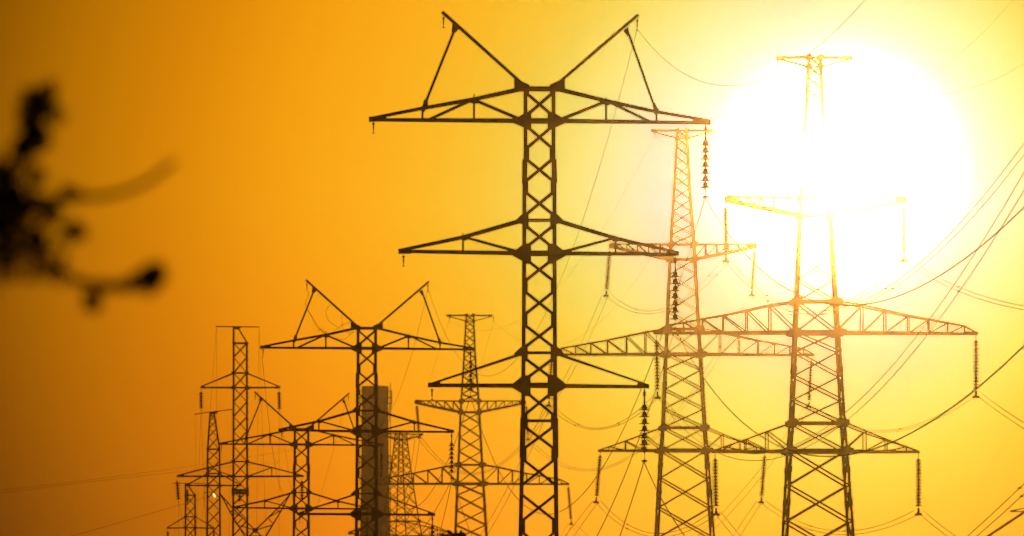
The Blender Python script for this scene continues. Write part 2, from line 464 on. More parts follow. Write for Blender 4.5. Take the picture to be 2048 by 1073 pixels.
# cross-arms
A.arm(0, [(1049, 242), (738, 240)], [(1045, 178), (948, 199), (845, 217), (738, 238)], 6, 4, verts=(948, 845),
      diags=(((948, 200), (1040, 239)), ((940, 202), (855, 241))), tip=[(738, 234), (772, 233), (775, 243), (738, 244)], cwu=5.5)
A.arm(1, [(1109, 242), (1421, 246)], [(1113, 178), (1212, 202), (1313, 224), (1421, 242)], 6, 4, verts=(1212, 1313),
      diags=(((1212, 203), (1120, 240)), ((1218, 204), (1303, 245))), tip=[(1388, 237), (1421, 240), (1421, 250), (1380, 249)], cwu=5.5)
A.arm(0, [(1048, 507), (797, 503)], [(1045, 441), (926, 475), (797, 502)], 6, 3.6, verts=(926,), diags=(((930, 475), (1036, 504)),), tip=[(797, 498), (820, 497), (822, 508), (797, 508)])
A.arm(1, [(1109, 507), (1358, 509)], [(1112, 441), (1231, 477), (1358, 506)], 6, 3.6, verts=(1231,), diags=(((1228, 477), (1122, 505)),), tip=[(1335, 502), (1358, 505), (1358, 512), (1332, 513)])
A.arm(0, [(1047, 772), (856, 771)], [(1044, 708), (856, 770)], 6.5, 3, verts=(), diags=(), tip=[(856, 766), (880, 764), (883, 775), (856, 775)], lace=4, cwu=3.6)
A.arm(1, [(1110, 772), (1298, 774)], [(1113, 708), (1298, 771)], 6.5, 3, verts=(), diags=(), tip=[(1275, 765), (1298, 770), (1298, 777), (1272, 777)], lace=4, cwu=3.6)
def small_plates(T, lst, t=.1):
    for poly in lst:
        mb = MB(); mb.plate([(T.p(x, y).x, T.p(x, y).z) for x, y in poly], 0, t); mb.build('gusset_plate', STEEL, T.root)
def box_at(x, y, w, h): return [(x-w, y-h*.4), (x-w*.5, y-h), (x+w*.7, y-h*.6), (x+w, y+h*.5), (x+w*.3, y+h), (x-w*.6, y+h*.7)]
small_plates(A, [box_at(948, 203, 13, 5), box_at(1212, 206, 13, 5), box_at(928, 477, 8, 5), box_at(1230, 480, 8, 5),
                 [(842, 222), (848, 200), (856, 198), (856, 214), (846, 227)], [(1304, 206), (1310, 206), (1318, 222), (1314, 232), (1308, 228)],
                 [(905, 46), (918, 58), (908, 68), (903, 64)], [(1256, 54), (1246, 62), (1256, 74), (1259, 66)]])
for pts_, st in (([(1049, 172), (884, 24)], [(910, 58), (847, 216)]), ([(1110, 172), (1277, 29)], [(1254, 58), (1312, 222)])):
    mb = MB(); mb.bar(A.p(*pts_[0]), A.p(*pts_[1]), 6.5*A.k, .09); h = mb.build('horn', STEEL, A.root)
    mb = MB(); mb.bar(A.p(*st[0]), A.p(*st[1]), 5.2*A.k, .07); mb.build('horn_strut', STEEL, h)
A.beam([(948, 188), (948, 204)], 2.2, 'vertical_pin'); A.beam([(1213, 194), (1213, 208)], 2.2, 'vertical_pin')
A.beam([(926, 466), (926, 480)], 2.2, 'vertical_pin'); A.beam([(1230, 470), (1230, 482)], 2.2, 'vertical_pin')
for i in range(16):
    pass
A.steps(0, 838, 912, 9, 4, 1.6); A.steps(1, 838, 912, 9, 4, 1.6)

def place_copy(src, label, cx, py_ref, d, pyA=242):
    """stand a copy of the near pylon so that its top cross-arm shows at (cx, py_ref)"""
    c = copy_tree(src.root)
    w = P(cx, py_ref, d); zA = P(src.cx, pyA, src.d).z-src.O.z
    c.location = (w.x, d, w.z-zA); c['label'] = label
    return c
DB, DC, DR = DA/.625, DA/.481, 441.0
place_copy(A, 'second horned pylon, in front of the tall chimney', 733, 697, DB)
place_copy(A, 'third and smallest horned pylon, left of the chimney', 602.5, 889.5, DC)
place_copy(A, 'distant pylon beyond the right edge, only its pointed arm tip showing', 2146, 1024, DR)

def mA(s_, cx, cy, x, y): return cx+s_*(x-1078), cy+s_*(y-242)
GI = 'short insulator strings of the near line'
lab = {'A': 'the nearest horned pylon', 'B': 'the second horned pylon', 'C': 'the third horned pylon'}
for key, s_, cx, cy, d in (('A', 1, 1078, 242, DA), ('B', .625, 733, 697, DB), ('C', .481, 602.5, 889.5, DC)):
    for nm, x, y0, y1 in (('top', 1411, 249, 397), ('middle', 1350.5, 512, 660), ('lowest', 1289, 778, 925)):
        insulator('seven brown discs hanging under the %s right arm tip of %s' % (nm, lab[key]), mA(s_, cx, cy, x, y0), mA(s_, cx, cy, x, y1), d, 7, 'single', GI, gap=.30)
    for nm, x, y in (('top left arm tip', 747, 244), ('middle left arm tip', 807, 510), ('lowest left arm tip', 864, 777), ('left horn', 887, 33), ('right horn', 1274.5, 38)):
        px, py = mA(s_, cx, cy, x, y)
        fitting('small wireless clamp hanging from the %s of %s' % (nm, lab[key]) if 'right' not in nm else 'small wire clamp hanging from the %s of %s' % (nm, lab[key]), px, py, d, 'wire fittings of the near line')

# ================================================================== pylons of the far right line: long arms, narrow T head
DD = 320.0
GT = 'T-headed pylons of the right line'
D = Tower('electricity_pylon', 'largest T-headed pylon at right, its neck lost in the sun glare', 'pylon', 1632.5, DD, GT, rotz=math.radians(2.2))
D.legs([(113, 1618, 1641), (134, 1617, 1642), (245, 1611, 1647), (396, 1602, 1659), (432, 1600, 1661), (604, 1593, 1671), (666, 1590, 1675), (847, 1583, 1686), (903, 1578.5, 1690), (1073, 1570, 1702)], 6,
       spl=((735, 747, 1.2), (838, 850, 1.2), (935, 947, 1.5), (1000, 1012, 1.5)))
dn = [113, 134, 154, 178, 203, 229, 256, 285, 315, 346, 372, 396]
D.bracing(dn, 3.1, hor=[(115, 3), (134, 3), (396, 4), (432, 6), (604, 5), (666, 8), (847, 5), (903, 8)],
          more=(([432, 470, 515, 560, 604], 2.8), ([604, 666, 704, 753, 801, 847, 903], 3.4), ([903, 972, 1044, 1120, 1205, 1300, 1400, 1510, 1630, 1770], 3.8)))
for y, w, o in ((115, 5, 6), (134, 4, 5), (396, 7, 8), (432, 8, 9), (604, 9, 13), (666, 10, 16), (847, 8, 10), (903, 9, 14)):
    D.node(y, w, 12 if y < 200 else 17, outer=o)
D.arm(0, [(1617, 134), (1555, 118)], [(1618, 115), (1553, 116)], 2.8, 1.4, tip=[(1553, 112), (1572, 112), (1570, 120), (1553, 119)], lace=3, cwu=5)
D.arm(1, [(1642, 134), (1703, 118)], [(1641, 115), (1705, 116)], 2.8, 1.4, tip=[(1705, 112), (1688, 112), (1690, 120), (1705, 119)], lace=3, cwu=5)
for sg, lx in ((-1, 1601), (1, 1660)):
    c0 = 1631.5
    X_ = lambda o_: c0+sg*o_
    up = [(lx, 396), (X_(100), 395), (X_(176), 395)]; low = [(lx, 432), (X_(120), 414), (X_(182), 401)]
    vx = [X_(v) for v in (56, 84, 112, 138, 160)]
    def yl(x, line):
        for a, b in zip(line, line[1:]):
            if min(a[0], b[0]) <= x <= max(a[0], b[0]): return a[1]+(b[1]-a[1])*(x-a[0])/(b[0]-a[0])
        return line[-1][1]
    dg = [((vx[i+1], yl(vx[i+1], up)), (vx[i], yl(vx[i], low))) for i in range(4)]+[((vx[0], yl(vx[0], up)), (lx, 430))]
    D.arm(0, low, up, 7.5, 3.0, verts=vx, diags=dg, tip=[(X_(160), 392), (X_(178), 391), (X_(183), 395), (X_(183), 403), (X_(176), 406), (X_(158), 402)], lace=8, cwu=3.4)
    lx = 1593 if sg < 0 else 1672
    up = [(lx, 604), (X_(92), 612), (X_(138.5), 622), (X_(185.5), 632), (X_(226.5), 639), (X_(264.5), 646), (X_(298.5), 652), (X_(324), 666)]
    low = [(lx, 666), (X_(324), 667.5)]
    vx = [X_(v) for v in (92, 138.5, 185.5, 226.5, 264.5, 298.5)]
    dg = [((vx[i+1], yl(vx[i+1], up)), (vx[i], 667)) for i in range(5)]+[((vx[0], 612), (lx, 664))]
    D.arm(0, low, up, 6, 3.2, verts=vx, diags=dg, tip=[(X_(300), 662), (X_(326), 664), (X_(326), 669), (X_(300), 670)], lace=14, cwu=4)
    lx = 1581 if sg < 0 else 1688
    up = [(lx, 847), (X_(98), 864), (X_(141), 880), (X_(182), 894), (X_(208), 903)]; low = [(lx, 903), (X_(208), 904.5)]
    vx = [X_(v) for v in (98, 141, 182)]
    dg = [((vx[i+1], yl(vx[i+1], up)), (vx[i], 903)) for i in range(2)]+[((vx[0], 864), (lx, 901))]
    D.arm(0, low, up, 5.5, 2.8, verts=vx, diags=dg, tip=[(X_(186), 900), (X_(209), 902), (X_(209), 907), (X_(186), 907)], lace=9, cwu=3.4)
D.steps(1, 700, 1060, 24, 7, 1.0)
DE, DF = DD/.812, DD/.61
def place_D(label, cx, py_ref, d):
    c = copy_tree(D.root); w = P(cx, py_ref, d); zA = P(D.cx, 666, DD).z-D.O.z
    c.location = (w.x, d, w.z-zA); c['label'] = label; return c
place_D('golden T-headed pylon directly right of the nearest horned pylon', 1366.5, 709, DE)
place_D('thin T-headed pylon just left of the nearest horned pylon', 941, 968, DF)

GS = 'long insulator strings of the right line'
for lb, top, bot, d, n in (
    ('under the upper left arm tip of the largest T-headed pylon', (1451, 405), (1452, 512), DD, 15),
    ('under the glare-hidden upper right arm tip of the largest T-headed pylon', (1808, 404), (1808, 511), DD, 15),
    ('under the long middle right arm of the largest T-headed pylon', (1952, 670), (1952, 783), DD, 15),
    ('under the long middle left arm of the largest T-headed pylon', (1313, 670), (1315, 785), DD, 15),
    ('under the low left arm of the largest T-headed pylon', (1430, 907), (1432, 1018), DD, 15),
    ('under the low right arm of the largest T-headed pylon', (1837, 907), (1837, 1018), DD, 15),
    ('under the upper left arm of the golden T-headed pylon', (1220, 494), (1213, 583), DE, 15),
    ('under the upper right arm of the golden T-headed pylon', (1510, 494), (1504, 582), DE, 15),
    ('under the golden T-headed pylon\'s middle left arm, behind the nearest shaft', (1104, 712), (1098, 803), DE, 15),
    ('under the middle right arm of the golden T-headed pylon', (1623, 713), (1618, 805), DE, 15),
    ('under the low left arm of the golden T-headed pylon', (1201, 903), (1193, 996), DE, 15),
    ('under the low right arm of the golden T-headed pylon', (1530, 903), (1523, 996), DE, 15),
    ('under the upper left arm of the thin T-headed pylon', (833, 806), (838, 869), DF, 15),
    ('under the upper right arm of the thin T-headed pylon', (1052, 806), (1056, 873), DF, 15),
    ('under the middle right arm of the thin T-headed pylon', (1136, 969), (1142, 1042), DF, 15),
    ('under the middle left arm of the thin T-headed pylon', (746, 969), (750, 1040), DF, 15)):
    insulator('long ribbed insulator '+lb, top, bot, d, n, 'pair', GS, dr=1.2, gap=.2, fs=.72)
for lb, x, y, d in (('left head tip of the largest T-headed pylon', 1556, 118, DD), ('right head tip of the largest T-headed pylon', 1702, 118, DD),
                    ('left head tip of the golden T-headed pylon', 1308, 263, DE), ('right head tip of the golden T-headed pylon', 1426, 263, DE),
                    ('left head tip of the thin T-headed pylon', 899, 633, DF), ('right head tip of the thin T-headed pylon', 987, 633, DF)):
    fitting('small hanging bell-shaped clamp on the '+lb, x, y, d, 'wire fittings of the right line', 1.5)

# ================================================================== the skewed lattice pylon beside the chimney
DG_ = 640.0
G = Tower('electricity_pylon', 'dense wide-based lattice pylon standing turned beside the chimney', 'pylon', 802.5, DG_, 'lattice pylons of the background', rotz=math.radians(32))
G.legs([(868, 794, 811), (880, 793.5, 811.5), (960, 786, 819), (1043, 776, 829), (1073, 772, 833)], 2.8)
G.bracing([868, 880, 893, 907, 923, 940, 960, 982, 1010, 1043, 1073, 1110, 1150, 1200, 1260, 1330, 1410], 1.6, hor=[(868, 2.5), (880, 1.8), (1043, 2.2), (1073, 2.2)])
G.node(868, 2, 4, outer=3); G.node(880, 2, 5, outer=3); G.node(1043, 3, 7, outer=4)
q32 = 1/math.cos(math.radians(32))
for sg, lx in ((-1, 794), (1, 811)):
    X_ = lambda o_: 802.5+sg*o_*q32
    G.arm(0, [(lx, 880), (X_(42), 870)], [(lx, 868), (X_(43), 868)], 1.8, 1.2, verts=(X_(16), X_(28)), diags=(((X_(28), 868), (X_(16), 877)),), tip=[(X_(36), 866), (X_(43), 866), (X_(43), 870), (X_(36), 871)], lace=4)
    lx = 776 if sg < 0 else 829
    up = [(lx, 1043), (X_(62), 1053), (X_(102), 1066)]; low = [(lx, 1071), (X_(104), 1069)]
    G.arm(0, low, up, 2.2, 1.3, verts=(X_(50), X_(64), X_(78), X_(90)), diags=(((X_(50), 1049), (lx, 1070)), ((X_(64), 1054), (X_(50), 1070)), ((X_(78), 1058), (X_(64), 1070)), ((X_(90), 1062), (X_(78), 1070))), tip=[(X_(96), 1064), (X_(104), 1066), (X_(104), 1071), (X_(96), 1071)], lace=8)

# ================================================================== the slim pylons at the left
GLF = 'slim pylons at the left'
D1, D2, D3 = 450.0, 515.0, 613.0
T1 = Tower('electricity_pylon', 'tallest slim pylon at left with a thin flat crossbar on top', 'pylon', 480.5, D1, GLF)
T1.legs([(684, 467.3, 493.6), (775, 467.2, 493.8), (923, 466.8, 494.2), (985, 466.5, 494.4), (1073, 466, 494.6)], 3.3, spl=((976, 992, 2.5),))
T1.bracing([687, 715, 746.5, 775.7, 804, 834, 863, 893, 923.6, 953.4, 983, 1010, 1041, 1073, 1106, 1140, 1175, 1212, 1250, 1290, 1330, 1375, 1420, 1470, 1525], 1.6,
           hor=[(687, 3), (746.5, 2.4), (775.7, 2.6), (923.6, 2.4), (953.4, 2.6), (981, 4.5), (986.5, 4.5)])
T1.beam([(467.3, 684), (467.3, 653)], 3.3, 'peak_leg', y=-T1.hw(684)); T1.beam([(467.3, 684), (467.3, 653)], 3.3, 'peak_leg', y=T1.hw(684))
T1.beam([(476, 656), (494, 686)], 2.6, 'peak_strut', y=-T1.hw(684)); T1.beam([(476, 656), (494, 686)], 2.6, 'peak_strut', y=T1.hw(684))
T1.beam([(431, 653.5), (519, 654.5)], 2.2, 'top_crossbar')
small_plates(T1, [[(466, 653), (484, 653), (478, 659), (466, 659)]], .3)
for y, w in ((687, 2.5), (746.5, 4), (775.7, 5), (923.6, 4), (953.4, 6)): T1.node(y, 3, 7, outer=w)
for sg, lx in ((-1, 467), (1, 494)):
    X_ = lambda o_: 480.5+sg*o_
    T1.arm(0, [(lx, 775.7), (X_(80), 775.5)], [(lx, 747), (X_(79), 774)], 3, 1.3, tip=[(X_(70), 773), (X_(80), 774), (X_(80), 777), (X_(70), 778)], lace=5, cwu=2.2)
    T1.arm(0, [(lx, 953.4), (X_(127), 953)], [(lx, 924), (X_(63), 935.5), (X_(126), 952)], 3.2, 1.5, verts=(X_(63),), diags=(((X_(62), 936), (X_(18), 952)),), tip=[(X_(112), 950), (X_(127), 952), (X_(127), 954.5), (X_(112), 955)], lace=8, cwu=2.3)
T1.steps(1, 705, 1065, 25, 6, .8)
T2 = Tower('electricity_pylon', 'slim pylon at left with a tapering neck and tilted crossbar', 'pylon', 427, D2, GLF)
T2.legs([(829, 420, 428.6), (893, 415.8, 438.6), (899, 415.4, 439), (1073, 414.5, 440)], 3.0)
T2.bracing([832, 843, 857, 875, 899, 922.5, 947.5, 971.4, 997, 1022, 1048, 1075, 1102, 1130, 1158, 1188, 1220, 1254, 1290, 1328, 1368, 1410, 1455], 1.4,
           hor=[(832, 2), (899, 2.4), (947.5, 2.2), (971.4, 2.4)])
T2.beam([(388.5, 829), (420, 824.5), (465, 819.2)], 1.8, 'top_crossbar')
small_plates(T2, [[(419, 824), (440, 822), (432, 828), (419, 831)]], .3)
for y, w in ((899, 2), (947.5, 3.5), (971.4, 4)): T2.node(y, 3, 6.5, outer=w)
for sg, lx in ((-1, 415), (1, 439)):
    X_ = lambda o_: 427+sg*o_
    T2.arm(0, [(lx, 971.4), (X_(54.5), 971.5)], [(lx, 948), (X_(54), 970.5)], 2.6, 1.2, tip=[(X_(46), 969.5), (X_(55), 970.5), (X_(55), 973), (X_(46), 973.5)], lace=4, cwu=2.0)
T3 = Tower('electricity_pylon', 'shortest slim pylon at the far left bottom of the group', 'pylon', 380.5, D3, GLF)
T3.legs([(990, 371, 390), (1056, 371, 390.3), (1073, 370.8, 390.5)], 2.8)
T3.bracing([991, 1013, 1034, 1056, 1078, 1100, 1124, 1150, 1178, 1208, 1240, 1275, 1312, 1350, 1390], 1.3, hor=[(991, 2), (1034, 2), (1056, 2.2)])
T3.beam([(371, 990), (371, 968)], 2.8, 'peak_leg', y=-T3.hw(990)); T3.beam([(371, 990), (371, 968)], 2.8, 'peak_leg', y=T3.hw(990))
T3.beam([(375, 969), (390, 992)], 2.6, 'peak_strut', y=-T3.hw(990)); T3.beam([(375, 969), (390, 992)], 2.6, 'peak_strut', y=T3.hw(990))
T3.beam([(345, 966.8), (408, 967.5)], 1.3, 'top_crossbar')
small_plates(T3, [[(370, 967.5), (382, 967.5), (377, 972), (370, 972)]], .3)
for y, w in ((991, 2), (1034, 3), (1056, 4)): T3.node(y, 2.6, 5.5, outer=w)
for sg, lx in ((-1, 371), (1, 390)):
    X_ = lambda o_: 381+sg*o_
    T3.arm(0, [(lx, 1056), (X_(47.5), 1057)], [(lx, 1034), (X_(47), 1055.5)], 2.4, 1.1, tip=[(X_(40), 1054.5), (X_(48), 1056), (X_(48), 1058), (X_(40), 1058)], lace=4, cwu=1.7)
T3.steps(1, 1000, 1070, 6, 4, .7)
GLI = 'insulator strings of the slim left pylons'
for lb, top, bot, d, n in (('upper left arm of the tallest slim pylon', (402, 778), (402.5, 822), D1, 7), ('upper right arm of the tallest slim pylon', (558, 778), (559, 823), D1, 7),
                           ('lower left arm of the tallest slim pylon', (354, 957), (357, 1004), D1, 7), ('lower right arm of the tallest slim pylon', (604, 956), (604, 1003), D1, 7),
                           ('left arm of the slim pylon with the tapering neck', (374.5, 974), (374.5, 1008), D2, 7), ('right arm of the slim pylon with the tapering neck', (480, 974), (479.6, 1007), D2, 7),
                           ('left arm of the shortest slim pylon', (335.5, 1059), (336, 1092), D3, 8), ('right arm of the shortest slim pylon', (427.6, 1058), (427.8, 1090), D3, 8)):
    insulator('dark insulator string under the '+lb, top, bot, d, n, 'single', GLI, dr=1.15, gap=.16, fs=.7)

# the Y-shaped pylon whose two arms rise between the slim ones
DK = 400.0
K = Tower('electricity_pylon', 'Y-shaped lattice pylon, its two open arms rising from the bottom edge', 'pylon', 511, DK, 'lattice pylons of the background')
K.legs([(1073, 498, 525), (1120, 496, 527), (1180, 492, 531)], 3.2)
K.bracing([1073, 1100, 1130, 1162, 1196, 1232, 1270, 1310, 1350, 1395, 1440, 1490, 1545, 1600, 1660], 1.8, hor=[(1073, 2.5), (1120, 2.2)])
for sg in (-1, 1):
    X_ = lambda o_: 510.5+sg*o_
    hd = K.hw(1075)
    mb = MB(); inn = [(X_(1), 1060), (X_(45), 1017), (X_(70.5), 988)]; ou = [(X_(14), 1085), (X_(33), 1053), (X_(50), 1025), (X_(70.5), 987)]
    for k in (-1, 1):
        for ln in (inn, ou):
            for a, b in zip(ln, ln[1:]):
                mb.bar(K.p(a[0], a[1], k*hd*(1088-a[1])/100*.0+k*hd*(1-(1088-a[1])/105)), K.p(b[0], b[1], k*hd*(1-(1088-b[1])/105)), 2.3*K.k)
    o = mb.build('rising_arm', STEEL, K.root)
    wb = MB()
    for a, b in ((((X_(3), 1060)), (X_(33), 1051)), ((X_(25), 1036), (X_(35), 1047)), ((X_(25), 1036), (X_(50), 1022)), ((X_(42), 1020), (X_(50), 1024)), ((X_(60), 1000), (X_(63), 1001)), ((X_(55), 1006), (X_(57), 1010))):
        for k in (-1, 1): wb.bar(K.p(a[0], a[1], k*hd*(1-(1088-a[1])/105)), K.p(b[0], b[1], k*hd*(1-(1088-b[1])/105)), 1.6*K.k)
    wb.build('arm_web', STEEL, o)
    mb = MB()
    for k in (-1, 1): mb.bar(K.p(X_(1), 1061, k*hd*.6), K.p(X_(14), 1076, k*hd*.9), 2.4*K.k)
    mb.build('waist_strut', STEEL, K.root)
small_plates(K, [[(506, 1057), (515, 1057), (516, 1061), (514, 1066), (507, 1066), (505, 1061)], [(437.5, 985), (441, 985), (446, 996), (444, 997)], [(583, 985), (580, 985), (575, 996), (577, 997)]], .5)

# ================================================================== chimney
DCH = 760.0
ck = DCH/FPX; cc = P(750, 1000, DCH)
ch = thing('chimney', 'tall grey-brown round chimney half hidden behind the second horned pylon', 'chimney', (cc.x, DCH, 0))
zt = P(750, 773, DCH).z; R1 = 27.5*ck
mb = MB(); prof = [(R1*1.55, 0), (R1*1.3, zt*.3), (R1*1.08, zt*.7), (R1, zt*.86), (R1*.965, zt-1.2)]
mb.lathe(prof, sides=40); mb.build('shaft', CONC, ch, True)
mb = MB(); mb.lathe([(R1*.965, zt-1.2), (R1*.99, zt-1.15), (R1*.99, zt), (R1*.85, zt), (R1*.85, zt-1.0)], sides=40); mb.build('rim', CONC, ch)
def gallery(z, ro):
    g = MB(); g.lathe([(R1*.95, z), (ro, z), (ro, z+.07), (R1*.95, z+.07)], sides=36); pf = g.build('gallery', FIT, ch)
    h = MB()
    for i in range(28):
        t = 2*math.pi*i/28; x, y = ro*math.cos(t), ro*math.sin(t); h.tube([(x, y, z), (x, y, z+1.15)], .03, 4)
    for zz in (.55, 1.15):
        h.tube([(ro*math.cos(2*math.pi*i/28), ro*math.sin(2*math.pi*i/28), z+zz) for i in range(29)], .03, 4)
    h.build('railing', FIT, pf)
    br = MB()
    for i in range(14):
        t = 2*math.pi*i/14; br.bar((R1*math.cos(t), R1*math.sin(t), z-1.6), (ro*math.cos(t), ro*math.sin(t), z), .05)
    br.build('bracket', FIT, pf)
gallery(P(750, 808, DCH).z, R1*1.22); gallery(P(750, 938, DCH).z, R1*1.27)
mb = MB()
for sx in (-.25, .25): mb.tube([(R1+.12, sx, 1), (R1*1.02+.12, sx, zt+.3)], .03, 4)
for i in range(60): mb.tube([(R1*1.01+.12, -.25, zt*.45+i*.5), (R1*1.01+.12, .25, zt*.45+i*.5)], .02, 4)
mb.build('ladder', FIT, ch)

# ================================================================== wires of the near line
GW = 'wires of the near horned line'; RW = .0092
wire('dark wire sagging from the nearest pylon\'s top insulator to the right edge', (1410, 396, DA), (2048, 415, 75), [(1511, 527), (1595, 585), (1649, 606), (1723, 611), (1798, 592), (1872, 560), (1957, 500)], RW, GW, ext=.25, dfree=True)
wire('dark wire sagging from the nearest pylon\'s middle insulator to the right edge', (1350, 658, DA), (2048, 692, 75), [(1440, 787), (1500, 850), (1580, 897), (1660, 910), (1740, 905), (1850, 850), (1950, 785)], RW, GW, ext=.25, dfree=True)
wire('dark wire from the nearest pylon\'s lowest insulator, dipping below the frame', (1288, 924, DA), (2048, 1025, 75), [(1330, 1000), (1374, 1073), (1998, 1073)], RW, GW, ext=.25, dfree=True)
wire('wire from the nearest pylon\'s top insulator looping down to the second pylon', (1410, 396, DA), (941, 792, DB), [(1340, 640), (1254, 840), (1205, 931), (1144, 1004), (1097, 1023), (1036, 990), (980, 896)], RW, GW)
wire('wire falling left from the nearest pylon\'s middle insulator to the bottom edge', (1350, 658, DA), (905, 956, DB), [(1284, 859), (1268, 901), (1192, 1073), (917, 997), (945, 1072)], RW, GW)
wire('wire falling left from the nearest pylon\'s lowest insulator to the bottom edge', (1288, 924, DA), (866, 1122, DB), [(1239, 1073)], RW, GW)
wire('thin earth wire looping from the nearest pylon\'s right horn down to the second pylon', (1274, 58, DA), (856, 577, DB), [(1217, 280), (1130, 545), (1042, 715), (985, 753), (930, 740), (890, 660)], .005, GW)
wire('thin earth wire sagging from the nearest pylon\'s right horn up to the top edge', (1274, 58, DA), (1730, 0, 85), [(1320, 110), (1380, 150), (1460, 173), (1500, 170), (1560, 148), (1640, 95)], .005, GW, ext=.2, dfree=True)
wire('wire from the second pylon\'s top insulator down to the third pylon', (941, 792, DB), (763, 964, DC), [(905, 880), (850, 1000)], RW, GW)
wire('wire from the second pylon\'s middle insulator to the bottom edge, nearer the T-headed pylon', (905, 956, DB), (733, 1090, DC), [(889, 985), (866, 1027), (838, 1068)], RW, GW)
wire('wire falling left below the second pylon\'s middle arm, right of the other', (905, 956, DB), (760, 1200, DC), [(899, 980), (879, 1056)], RW, GW)
wire('thin earth wire from the second pylon\'s right horn down to the third pylon', (856, 577, DB), (692, 797, DC), [(830, 690), (800, 775), (740, 860)], .005, GW)
wire('faint earth wire from the third pylon\'s right horn falling to the bottom', (692, 797, DC), (560, 1130, 520), [(675, 860), (660, 940), (640, 1020), (600, 1090)], .005, GW)
# broken loops of loose wire on the second pylon's left horn
def loop(label, pts, d, r=.006):
    ctrl = [P(x, y, d) for x, y in pts]; O = ctrl[0].copy(); out_ = []
    n = len(ctrl)
    for i in range(n-1):
        p0, p1, p2, p3 = ctrl[max(i-1, 0)], ctrl[i], ctrl[i+1], ctrl[min(i+2, n-1)]
        for j in range(6):
            t = j/6; out_.append(.5*((2*p1)+(p2-p0)*t+(2*p0-5*p1+4*p2-p3)*t*t+(3*p1-3*p2+p3-p0)*t**3)-O)
    out_.append(ctrl[-1]-O)
    mb = MB(); mb.tube(out_, r, 5); o = mb.build('loose_wire', WIREM); o.location = O
    tag(o, label, 'loose wire', 'loose wire ends on the second horned pylon'); return o
loop('slack wire end hanging from the second pylon\'s left horn down its strut', [(616, 582), (617, 592), (611, 604), (612, 614), (622, 632), (632, 652), (645, 664), (650, 668)], DB)
loop('second slack wire running down beside the left horn strut of the second pylon', [(613, 616), (628, 640), (640, 658), (650, 667)], DB)
loop('round loop of loose wire left of the second pylon\'s horn', [(660, 610), (652, 622), (656, 640), (668, 650), (680, 658)], DB)
loop('wavy loose wire arching over the second pylon\'s left arm', [(633, 665), (645, 658), (655, 668), (665, 674), (668, 663), (685, 650), (700, 645)], DB)
loop('loose wire dangling below the horn root of the second pylon', [(683, 630), (686, 655), (696, 666), (708, 664), (700, 670), (686, 680), (670, 676)], DB)

# ================================================================== wires of the T-headed line (bundles of two)
G2 = 'paired wires of the T-headed line'; R2 = .0125
pair('spanning the upper left arms of the two biggest T-headed pylons', (1220, 586, DE), (1444, 519, DD), [(1282, 621), (1330, 618), (1394, 571)], R2, G2, (-10, 6), (14, 4), spacers=(.27, .9))
pair('swinging right from the upper left arm of the largest T-headed pylon', (1460, 519, DD), (2048, 287, 205), [(1544, 594), (1640, 625), (1700, 610), (1854, 513), (1994, 360)], R2, G2, (-8, 5), (8, 12), ext=.15, dfree=True, spacers=(.2, .66))
pair('spanning the upper right arms of the two biggest T-headed pylons', (1511, 588, DE), (1797, 518, DD), [(1580, 622), (1640, 628), (1700, 601)], R2, G2, (-8, 5), (12, 4), spacers=(.28,))
pair('drooping to the right edge from the glare-hidden upper right arm', (1817, 517, DD), (2048, 612, 246), [(1870, 548), (1940, 585)], R2, G2, (-10, 5), (0, 8), ext=.2, spacers=(.5,))
pair('from the golden pylon\'s upper left arm down to the thin pylon', (1204, 590, DE), (844, 876, DF), [(1113, 798), (1038, 908), (980, 934), (930, 942), (893, 929)], R2, G2, (12, 3), (-6, 3))
pair('looping from the golden pylon\'s upper right arm to the thin pylon', (1496, 590, DE), (1062, 880, DF), [(1406, 751), (1357, 826), (1278, 907), (1180, 943), (1120, 924)], R2, G2, (12, 3), (-6, 4), spacers=(.75,))
pair('in a bowl right of the nearest shaft between middle arms', (1306, 792, DD), (1105, 808, DE), [(1270, 822), (1210, 856), (1150, 848)], R2, G2, (14, 0), (-8, 5), spacers=(.3, .7))
pair('from the largest pylon\'s middle left arm up to the right edge', (1325, 792, DD), (2048, 345, 177), [(1395, 872), (1500, 909), (1600, 886), (1693, 820), (1857, 655), (1945, 545)], R2, G2, (-8, 6), (0, 36), ext=.15, dfree=True)
pair('in a shallow bowl from the rightmost insulator to the golden pylon', (1943, 788, DD), (1626, 812, DE), [(1850, 846), (1790, 858), (1740, 859)], R2, G2, (10, 3), (-6, 4), spacers=(.4,))
pair('leaving the far right insulator down to the right edge', (1962, 786, DD), (2048, 846, 272), [(2005, 818)], R2, G2, (-9, 5), (0, 12), ext=.3)
pair('falling left from the golden pylon\'s middle right insulator to the bottom edge', (1611, 813, DE), (1395, 1073, 449), [(1575, 862), (1519, 944)], R2, G2, (11, 2), (14, 4), ext=.3, spacers=(.45,))
pair('from the golden pylon\'s middle left insulator to the bottom edge', (1090, 810, DE), (980, 1040, 470), [(1066, 862), (1030, 945)], R2, G2, (11, 2), (4, 14), ext=.3)
pair('in a long bowl at the bottom between the low left insulators', (1201, 1001, DE), (1424, 1023, DD), [(1263, 1051), (1320, 1070)], R2, G2, (-8, 6), (6, 8), spacers=(.28, .6))
pair('in a long bowl at the bottom between the low right insulators', (1531, 1001, DE), (1829, 1021, DD), [(1600, 1045), (1700, 1063), (1760, 1050)], R2, G2, (-8, 6), (8, 8), spacers=(.35, .58))
pair('falling left from the golden pylon\'s low left insulator', (1186, 1002, DE), (1130, 1073, 423), [(1160, 1035)], R2, G2, (9, 4), (14, 4), ext=.4)
pair('falling left from the golden pylon\'s low right insulator', (1514, 1002, DE), (1466, 1073, 423), [(1490, 1036)], R2, G2, (9, 4), (12, 4), ext=.4)
